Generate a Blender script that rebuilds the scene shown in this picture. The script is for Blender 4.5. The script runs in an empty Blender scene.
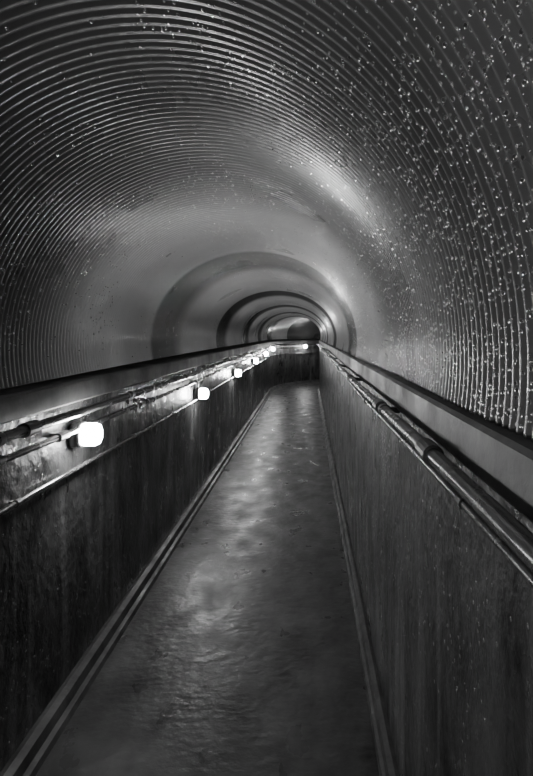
import bpy, math, random
import numpy as np
from mathutils import Vector
random.seed(3); rng=np.random.default_rng(5)
scene=bpy.context.scene
H=1.5; S0=14.6; RC=3.5; UC=-0.355; CX=UC+RC; TH=math.radians(80); SARC=RC*TH
SMIN=-3.5; SMAX=S0+SARC+3

def P(u,s,w):
    if s<=S0: return (u,s,w)
    th=min((s-S0)/RC,TH); r=CX-u
    x=CX-r*math.cos(th); y=S0+r*math.sin(th)
    e=s-S0-SARC
    if e>0: x+=e*math.sin(th); y+=e*math.cos(th)
    return (x,y,w)
def slist(step=0.25,a=SMIN,b=SMAX):
    n=max(2,int((b-a)/step)+1); return list(np.linspace(a,b,n))
def mesh_obj(name,verts,faces,mat,smooth=False,parent=None):
    me=bpy.data.meshes.new(name); me.from_pydata(verts,[],faces); me.update()
    if smooth: me.polygons.foreach_set('use_smooth',[True]*len(me.polygons))
    me.materials.append(mat)
    o=bpy.data.objects.new(name,me); scene.collection.objects.link(o)
    if parent: o.parent=parent
    return o
def sweep(name,prof,S,mat,closed=True,smooth=False,parent=None,off=None):
    n=len(prof); v=[];f=[]
    for s in S:
        du,dw=(off(s) if off else (0,0))
        for (u,w) in prof: v.append(P(u+du,s,w+dw))
    m=n if closed else n-1
    for i in range(len(S)-1):
        for j in range(m):
            a=i*n+j;b=i*n+(j+1)%n
            f.append((a,b,b+n,a+n))
    if closed:
        f.append(tuple(range(n))[::-1]); f.append(tuple((len(S)-1)*n+k for k in range(n)))
    return mesh_obj(name,v,f,mat,smooth,parent)
def circ(u,w,r,n=14): return [(u+r*math.cos(2*math.pi*k/n),w+r*math.sin(2*math.pi*k/n)) for k in range(n)]
def empty(name,loc=(0,0,0)):
    e=bpy.data.objects.new(name,None); e.location=loc; scene.collection.objects.link(e); return e

# ---------- materials
def mat(name,c1,c2,rough=(0.3,0.6),metal=0.0,nscale=(3,3,3),bump=0.2,bscale=30,bdist=0.01,spec=0.5,coat=0.0,dots=None,tone=False,clump=1.5,dthr=(0.45,0.62),dmax=0.75,bmap=(1,1,1),drips=None):
    m=bpy.data.materials.new(name); m.use_nodes=True; nt=m.node_tree; N=nt.nodes; L=nt.links
    b=N['Principled BSDF']; tc=N.new('ShaderNodeTexCoord'); mp=N.new('ShaderNodeMapping')
    mp.inputs['Scale'].default_value=nscale; L.new(tc.outputs['Object'],mp.inputs['Vector'])
    n1=N.new('ShaderNodeTexNoise'); n1.inputs['Scale'].default_value=1; n1.inputs['Detail'].default_value=9; n1.inputs['Roughness'].default_value=0.6
    L.new(mp.outputs[0],n1.inputs['Vector'])
    cr=N.new('ShaderNodeValToRGB'); cr.color_ramp.elements[0].position=0.35; cr.color_ramp.elements[1].position=0.68
    cr.color_ramp.elements[0].color=(c1,c1,c1,1); cr.color_ramp.elements[1].color=(c2,c2,c2,1)
    L.new(n1.outputs['Fac'],cr.inputs[0]); col=cr.outputs[0]
    sep=None
    if tone:  # multiplies base colour by section tone, including painted light falloff
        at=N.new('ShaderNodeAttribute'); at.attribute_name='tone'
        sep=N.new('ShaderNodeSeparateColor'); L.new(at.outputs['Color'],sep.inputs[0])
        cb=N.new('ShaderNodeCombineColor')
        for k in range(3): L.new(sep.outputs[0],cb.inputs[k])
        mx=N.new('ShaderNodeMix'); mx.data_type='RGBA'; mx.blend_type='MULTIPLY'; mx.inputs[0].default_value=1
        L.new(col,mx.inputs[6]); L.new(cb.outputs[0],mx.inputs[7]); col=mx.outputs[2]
    if drips:   # vertical lime / water runs
        md=N.new('ShaderNodeMapping'); md.inputs['Scale'].default_value=(8,8,0.9); L.new(tc.outputs['Object'],md.inputs['Vector'])
        nd=N.new('ShaderNodeTexNoise'); nd.inputs['Scale'].default_value=1; nd.inputs['Detail'].default_value=8; nd.inputs['Distortion'].default_value=0.5
        L.new(md.outputs[0],nd.inputs['Vector'])
        rd=N.new('ShaderNodeMapRange'); rd.inputs['From Min'].default_value=0.52; rd.inputs['From Max'].default_value=0.78
        L.new(nd.outputs['Fac'],rd.inputs['Value'])
        mm=N.new('ShaderNodeMix'); mm.data_type='RGBA'; L.new(rd.outputs[0],mm.inputs[0]); L.new(col,mm.inputs[6]); mm.inputs[7].default_value=(drips,drips,drips,1); col=mm.outputs[2]
    n3=N.new('ShaderNodeTexNoise'); n3.inputs['Scale'].default_value=1.3; n3.inputs['Detail'].default_value=5
    L.new(mp.outputs[0],n3.inputs['Vector'])
    mr=N.new('ShaderNodeMapRange'); mr.inputs['From Min'].default_value=0.35; mr.inputs['From Max'].default_value=0.65
    mr.inputs['To Min'].default_value=rough[0]; mr.inputs['To Max'].default_value=rough[1]
    L.new(n3.outputs['Fac'],mr.inputs['Value']); rg=mr.outputs[0]
    mp2=N.new('ShaderNodeMapping'); mp2.inputs['Scale'].default_value=bmap; L.new(tc.outputs['Object'],mp2.inputs['Vector'])
    n2=N.new('ShaderNodeTexNoise'); n2.inputs['Scale'].default_value=bscale; n2.inputs['Detail'].default_value=5
    L.new(mp2.outputs[0],n2.inputs['Vector'])
    bp=N.new('ShaderNodeBump'); bp.inputs['Strength'].default_value=bump; bp.inputs['Distance'].default_value=bdist
    L.new(n2.outputs['Fac'],bp.inputs['Height']); nrm=bp.outputs[0]
    b.inputs['Metallic'].default_value=metal
    if dots:   # clumped beads of condensation: small very glossy spots
        vo=N.new('ShaderNodeTexVoronoi'); vo.inputs['Scale'].default_value=dots[0]; L.new(tc.outputs['Object'],vo.inputs['Vector'])
        dr=N.new('ShaderNodeMapRange'); dr.inputs['From Min'].default_value=dots[1]; dr.inputs['From Max'].default_value=dots[1]*0.55
        dr.inputs['To Min'].default_value=0; dr.inputs['To Max'].default_value=1
        L.new(vo.outputs['Distance'],dr.inputs['Value'])
        sx=N.new('ShaderNodeSeparateColor'); L.new(vo.outputs['Color'],sx.inputs[0])
        nc=N.new('ShaderNodeTexNoise'); nc.inputs['Scale'].default_value=clump; nc.inputs['Detail'].default_value=6; nc.inputs['Roughness'].default_value=0.7
        L.new(tc.outputs['Object'],nc.inputs['Vector'])
        th=N.new('ShaderNodeMapRange'); th.inputs['From Min'].default_value=dthr[0]; th.inputs['From Max'].default_value=dthr[1]
        th.inputs['To Min'].default_value=0.015; th.inputs['To Max'].default_value=dmax; L.new(nc.outputs['Fac'],th.inputs['Value'])
        tv=th.outputs[0]
        if sep:
            ad=N.new('ShaderNodeMath'); ad.operation='ADD'; L.new(tv,ad.inputs[0]); L.new(sep.outputs[1],ad.inputs[1]); tv=ad.outputs[0]
        lt=N.new('ShaderNodeMath'); lt.operation='LESS_THAN'; L.new(sx.outputs[0],lt.inputs[0]); L.new(tv,lt.inputs[1])
        mk=N.new('ShaderNodeMath'); mk.operation='MULTIPLY'; L.new(lt.outputs[0],mk.inputs[0]); L.new(dr.outputs[0],mk.inputs[1])
        M=mk.outputs[0]
        mc=N.new('ShaderNodeMix'); mc.data_type='RGBA'; L.new(M,mc.inputs[0]); L.new(col,mc.inputs[6]); mc.inputs[7].default_value=(.95,.95,.95,1); col=mc.outputs[2]
        m2=N.new('ShaderNodeMix'); L.new(M,m2.inputs[0]); L.new(rg,m2.inputs[2]); m2.inputs[3].default_value=dots[3]; rg=m2.outputs[0]
        m3=N.new('ShaderNodeMix'); L.new(M,m3.inputs[0]); m3.inputs[2].default_value=metal; m3.inputs[3].default_value=1.0
        L.new(m3.outputs[0],b.inputs['Metallic'])
        b2=N.new('ShaderNodeBump'); b2.inputs['Strength'].default_value=0.8; b2.inputs['Distance'].default_value=dots[2]
        L.new(M,b2.inputs['Height']); L.new(nrm,b2.inputs['Normal']); nrm=b2.outputs[0]
    L.new(col,b.inputs['Base Color']); L.new(rg,b.inputs['Roughness']); L.new(nrm,b.inputs['Normal'])
    b.inputs['Specular IOR Level'].default_value=spec
    b.inputs['Coat Weight'].default_value=coat; b.inputs['Coat Roughness'].default_value=0.15
    return m
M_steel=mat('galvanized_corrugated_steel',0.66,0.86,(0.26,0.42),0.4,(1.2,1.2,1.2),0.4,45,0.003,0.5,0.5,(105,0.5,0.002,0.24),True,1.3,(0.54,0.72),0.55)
M_wall=mat('wet_stained_concrete',0.02,0.12,(0.22,0.55),0.0,(4.5,4.5,3.2),0.9,26,0.011,0.5,0.15,(100,0.45,0.002,0.22),False,2.0,(0.55,0.8),0.5,drips=0.24)
M_ledge=mat('ledge_concrete',0.14,0.30,(0.35,0.6),0.0,(4,4,4),0.4,35,0.005)
M_floor=mat('wet_floor_concrete',0.04,0.13,(0.27,0.5),0.0,(5,3.2,4.5),0.5,24,0.009,0.5,bmap=(0.9,1.1,1))
M_kerb=mat('kerb_concrete',0.05,0.14,(0.35,0.6),0.0,(6,6,6),0.5,30,0.006)
M_pipe=mat('painted_pipe',0.14,0.24,(0.16,0.32),0.6,(8,8,8),0.1,60,0.002)
M_drop=mat('water_drop',0.95,0.98,(0.2,0.26),1.0,(1,1,1),0.0,10,0.001,1.0)
M_cast=mat('cast_metal',0.12,0.2,(0.3,0.4),0.6,(8,8,8),0.1,60,0.002)
M_glow=bpy.data.materials.new('lamp_glass_lit'); M_glow.use_nodes=True
b=M_glow.node_tree.nodes['Principled BSDF']; b.inputs['Base Color'].default_value=(.9,.9,.9,1)
b.inputs['Emission Color'].default_value=(1,1,1,1); b.inputs['Emission Strength'].default_value=130

# ---------- shell
S=slist(0.25)
sweep('floor',[(-1.1,-0.12),(-1.1,0),(-0.7,0.006),(-0.355,0.01),(0,0.006),(0.4,0),(0.4,-0.12)][::-1],S,M_floor)
sweep('wall_left',[(-1.01,0),(-1.01,1.205),(-1.3,1.205),(-1.3,0)],S,M_wall)
sweep('wall_right',[(0.30,0),(0.6,0),(0.6,1.255),(0.30,1.255)],S,M_wall)
sweep('trim_1',[(-1.0,1.205),(-0.994,1.212),(-0.996,1.290),(-1.004,1.298),(-1.29,1.305),(-1.29,1.205)],S,M_ledge)
sweep('trim_2',[(0.29,1.256),(0.284,1.263),(0.288,1.338),(0.296,1.346),(0.58,1.352),(0.58,1.256)],S,M_ledge)
sweep('baseboard_left',[(-1.012,0),(-1.012,0.06),(-0.99,0.066),(-0.962,0.06),(-0.952,0.026),(-0.932,0.022),(-0.922,0.0)],S,M_kerb)
sweep('baseboard_right',[(0.305,0),(0.305,0.055),(0.285,0.06),(0.266,0.055),(0.259,0.028),(0.247,0.024),(0.242,0.0)],S,M_kerb)
# corrugated arch
pitch=0.030; amp=0.0040
CW=H-0.05; UA=-0.358; PER=2.62; PH0=2.3
def sm(x): x=max(0,min(1,x)); return x*x*(3-2*x)
def prof(s):
    ph=((s-PH0)/PER)%1.0
    if ph<0.52: sag=0.006-0.012*(ph/0.52)
    else: sag=-0.006+0.012*sm((ph-0.54)/0.44)
    rh=0.69+sag; rv=0.51+0.24*math.exp(-(max(s,0)-1)/2.9)+sag
    return rh,min(rv,0.80)
def tone(s):  # light and dark lining sections; light falloff near and far painted into albedo
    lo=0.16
    if s<2.0: return 0.26+0.24*sm((1.2-s)/0.8)  # near vault: shade and brighter end put into the steel colour
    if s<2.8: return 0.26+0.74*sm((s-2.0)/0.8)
    if s>16.2: return 0.22  # bend dimmed by darkening the steel colour
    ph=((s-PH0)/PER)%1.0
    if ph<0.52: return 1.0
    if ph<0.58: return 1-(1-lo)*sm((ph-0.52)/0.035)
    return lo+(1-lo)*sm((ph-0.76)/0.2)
def wet(s,a):
    k=sm((1.15-a)/0.7)*sm((4.2-s)/1.6)
    return 0.38*k
def arch():
    per=5; n=int((SMAX-SMIN)/pitch*per); Ss=np.linspace(SMIN,SMAX,n)
    A=104; a0=-0.2; ang=np.linspace(a0,math.pi-a0,A)
    co=np.cos(ang); si=np.sin(ang)
    V=np.zeros((n,A,3)); T=np.zeros((n,A,4)); T[...,3]=1
    for i,s in enumerate(Ss):
        rh,rv=prof(s); d=amp*math.cos(2*math.pi*s/pitch)
        u=UA+(rh+d)*co; w=CW+(rv+d)*si
        if s<=S0:
            V[i,:,0]=u;V[i,:,1]=s
        else:
            th=min((s-S0)/RC,TH); r=CX-u; e=max(0,s-S0-SARC)
            V[i,:,0]=CX-r*math.cos(th)+e*math.sin(th); V[i,:,1]=S0+r*math.sin(th)+e*math.cos(th)
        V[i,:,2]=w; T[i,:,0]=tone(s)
        if s<4.3: T[i,:,1]=[wet(s,a) for a in ang]
    idx=np.arange(n*A).reshape(n,A)
    F=np.stack([idx[:-1,:-1],idx[:-1,1:],idx[1:,1:],idx[1:,:-1]],-1).reshape(-1,4)
    me=bpy.data.meshes.new('ceiling'); me.vertices.add(n*A); me.vertices.foreach_set('co',V.reshape(-1))
    me.loops.add(F.size); me.loops.foreach_set('vertex_index',F.reshape(-1))
    me.polygons.add(len(F)); me.polygons.foreach_set('loop_start',np.arange(0,F.size,4)); me.polygons.foreach_set('loop_total',np.full(len(F),4))
    me.update(calc_edges=True); me.polygons.foreach_set('use_smooth',np.ones(len(F),bool))
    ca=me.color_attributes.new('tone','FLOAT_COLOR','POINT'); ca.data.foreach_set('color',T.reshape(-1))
    me.materials.append(M_steel)
    o=bpy.data.objects.new('ceiling',me); scene.collection.objects.link(o)
arch()
def cap(name,s):
    pts=[(-1.35,-0.1),(0.65,-0.1),(0.65,2.3),(-1.35,2.3)]
    v=[P(u,s,w) for u,w in pts]+[P(u,s+0.1,w) for u,w in pts]
    f=[(0,1,2,3),(7,6,5,4),(0,4,5,1),(1,5,6,2),(2,6,7,3),(3,7,4,0)]
    mesh_obj(name,v,f,M_wall)
cap('wall_back',SMIN-0.1); cap('wall_end',SMAX)

# ---------- droplets (one mesh)
def droplets(N):
    import bmesh
    bm=bmesh.new(); bmesh.ops.create_icosphere(bm,subdivisions=1,radius=1.0)
    bv=np.array([v.co[:] for v in bm.verts]); bf=np.array([[v.index for v in f.verts] for f in bm.faces]); bm.free()
    V=[];F=[];k=0
    for i in range(N):
        if i%16==0:
            s0=0.5+5.0*rng.random()**1.4
            a0=math.radians(rng.uniform(-2,170) if rng.random()<0.2 else rng.normal()*32+28)
            ring=round(s0/pitch)
        s=(ring+0.5+(0 if rng.random()<0.9 else rng.integers(-3,4)))*pitch-0.004+rng.normal()*0.0015
        a=a0+rng.normal()*0.2
        if a<-0.1 or a>math.pi+0.1: continue
        rh,rv=prof(s); d=amp*0.8
        p=np.array(P(UA+(rh-d)*math.cos(a),s,CW+(rv-d)*math.sin(a)))
        r=0.0010+0.0021*rng.random()**2
        nn=np.array([math.cos(a)*0.9,0.42,math.sin(a)*0.9])
        q=bv-0.6*np.outer(bv@nn,nn)
        V.append(q*r+p); F.append(bf+k); k+=len(bv)
    V=np.concatenate(V);F=np.concatenate(F)
    mesh_obj('water_droplets',V.tolist(),F.tolist(),M_drop,True)
droplets(4500)

# ---------- pipes
smm=slist(0.15,SMIN+0.02,SMAX-0.05)
def wob(s): return (0.004*math.sin(s*1.7),0.006*math.sin(s*0.9+1))
def ring(parent,name,u,w,s,r,ln,mat_):
    sweep(name,circ(u,w,r,16),[s-ln/2,s-ln*0.42,s+ln*0.42,s+ln/2],mat_,True,False,parent,off=lambda q,s=s:wob(s))
def pipe(name,u,w,r,clips,wall_u,mat_=M_pipe,coup=None):
    e=empty(name)
    sweep('tube',circ(u,w,r),smm,mat_,True,True,e,off=wob)
    i=0
    for s in clips:
        i+=1
        ring(e,f'clip_{i}',u,w,s,r*1.25,0.03,M_cast)
        du,dw=wob(s)
        a,b_=sorted((u+du,wall_u))
        sweep(f'bracket_{i}',[(a,w+dw-r*0.6),(b_,w+dw-r*0.6),(b_,w+dw+r*0.6),(a,w+dw+r*0.6)],[s-0.012,s+0.012],M_cast,True,False,e)
    for j,s in enumerate(coup or []):
        ring(e,f'coupling_{j+1}',u,w,s,r*1.4,0.08,M_cast)
    return e
cl=[0.4+1.3*k for k in range(-2,15)]
pipe('handrail',-0.945,1.176,0.018,cl,-1.009,coup=[1.9,5.6,9.3,13])
pipe('conduit_pipe',-0.965,1.098,0.013,[c+.5 for c in cl],-1.009,coup=[2.2,3.4,6.6])
pipe('conduit_pipe',-0.985,0.925,0.010,[c+.2 for c in cl],-1.009,coup=[4.1])
pipe('handrail',0.245,1.253,0.0155,[c+.1 for c in cl],0.299,coup=[1.15,1.9,3.2,6.0])
pipe('conduit_pipe',0.272,1.195,0.009,[c+.6 for c in cl],0.299,coup=[2.6])

# ---------- lamps
def lamp(s,h,scale=1.0):
    base=Vector(P(-1.01,s,H-h)); p2=Vector(P(-0.9,s,H-h)); ax=(p2-base).normalized()
    e=empty('bulkhead_lamp',base)
    up=Vector((0,0,1)); sd=ax.cross(up)
    def lathe(name,prof,m,n=24,pw=2.0):
        v=[];f=[]
        for (d,r) in prof:
            for k in range(n):
                t=2*math.pi*k/n; c,q=math.cos(t),math.sin(t)
                g=(abs(c)**pw+abs(q)**pw)**(-1/pw)
                v.append(tuple(ax*d+(up*c*g*1.08+sd*q*g)*r))
        for i in range(len(prof)-1):
            for k in range(n):
                a=i*n+k;b_=i*n+(k+1)%n; f.append((a,a+n,b_+n,b_))
        f.append(tuple(range(n))); f.append(tuple((len(prof)-1)*n+k for k in range(n))[::-1])
        return mesh_obj(name,v,f,m,True,e)
    lathe('mount_box',[(0,0.04),(0.008,0.048),(0.028,0.048),(0.034,0.04)],M_cast,pw=6)
    lathe('collar',[(0.03,0.04),(0.034,0.050),(0.046,0.050),(0.048,0.044)],M_cast,pw=3)
    lathe('glass',[(0.046,0.040),(0.054,0.044),(0.10,0.044),(0.113,0.039),(0.120,0.028),(0.124,0.014)],M_glow,20,pw=2.7)
    lo=H-h; v=[];f=[];n=10
    pts=[base+ax*0.03+up*0.045, base+ax*0.035+up*(1.098-lo)]
    for q in pts:
        for k in range(n):
            t=2*math.pi*k/n; v.append(tuple(q-base+ax*math.cos(t)*0.008+sd*math.sin(t)*0.008))
    for k in range(n): f.append((k,(k+1)%n,n+(k+1)%n,n+k))
    f.append(tuple(range(n))[::-1]); f.append(tuple(range(n,2*n)))
    if abs(1.098-lo)>0.05: mesh_obj('stub',v,f,M_cast,True,e)
for s,h in [(-2.75,.44),(-0.15,.44),(2.40,.43),(4.98,.53),(7.45,.52),(10.0,.48),(12.4,.44),(14.8,.40),(16.9,.38),(20.6,.38)]:
    lamp(s,h)

# ---------- world
w=bpy.data.worlds.new('World'); scene.world=w; w.use_nodes=True
w.node_tree.nodes['Background'].inputs[0].default_value=(0.5,0.5,0.5,1); w.node_tree.nodes['Background'].inputs[1].default_value=0.02
# ---------- camera
f=560.0
cam=bpy.data.cameras.new('camera'); cam.sensor_fit='VERTICAL'; cam.sensor_height=36; cam.lens=36*f/776
cam.shift_x=-(308-266.5)/776; cam.shift_y=-(388-334)/776; cam.clip_start=0.02
co=bpy.data.objects.new('camera',cam); scene.collection.objects.link(co); co.location=(0,0,H); co.rotation_euler=(math.pi/2,0,0)
scene.camera=co
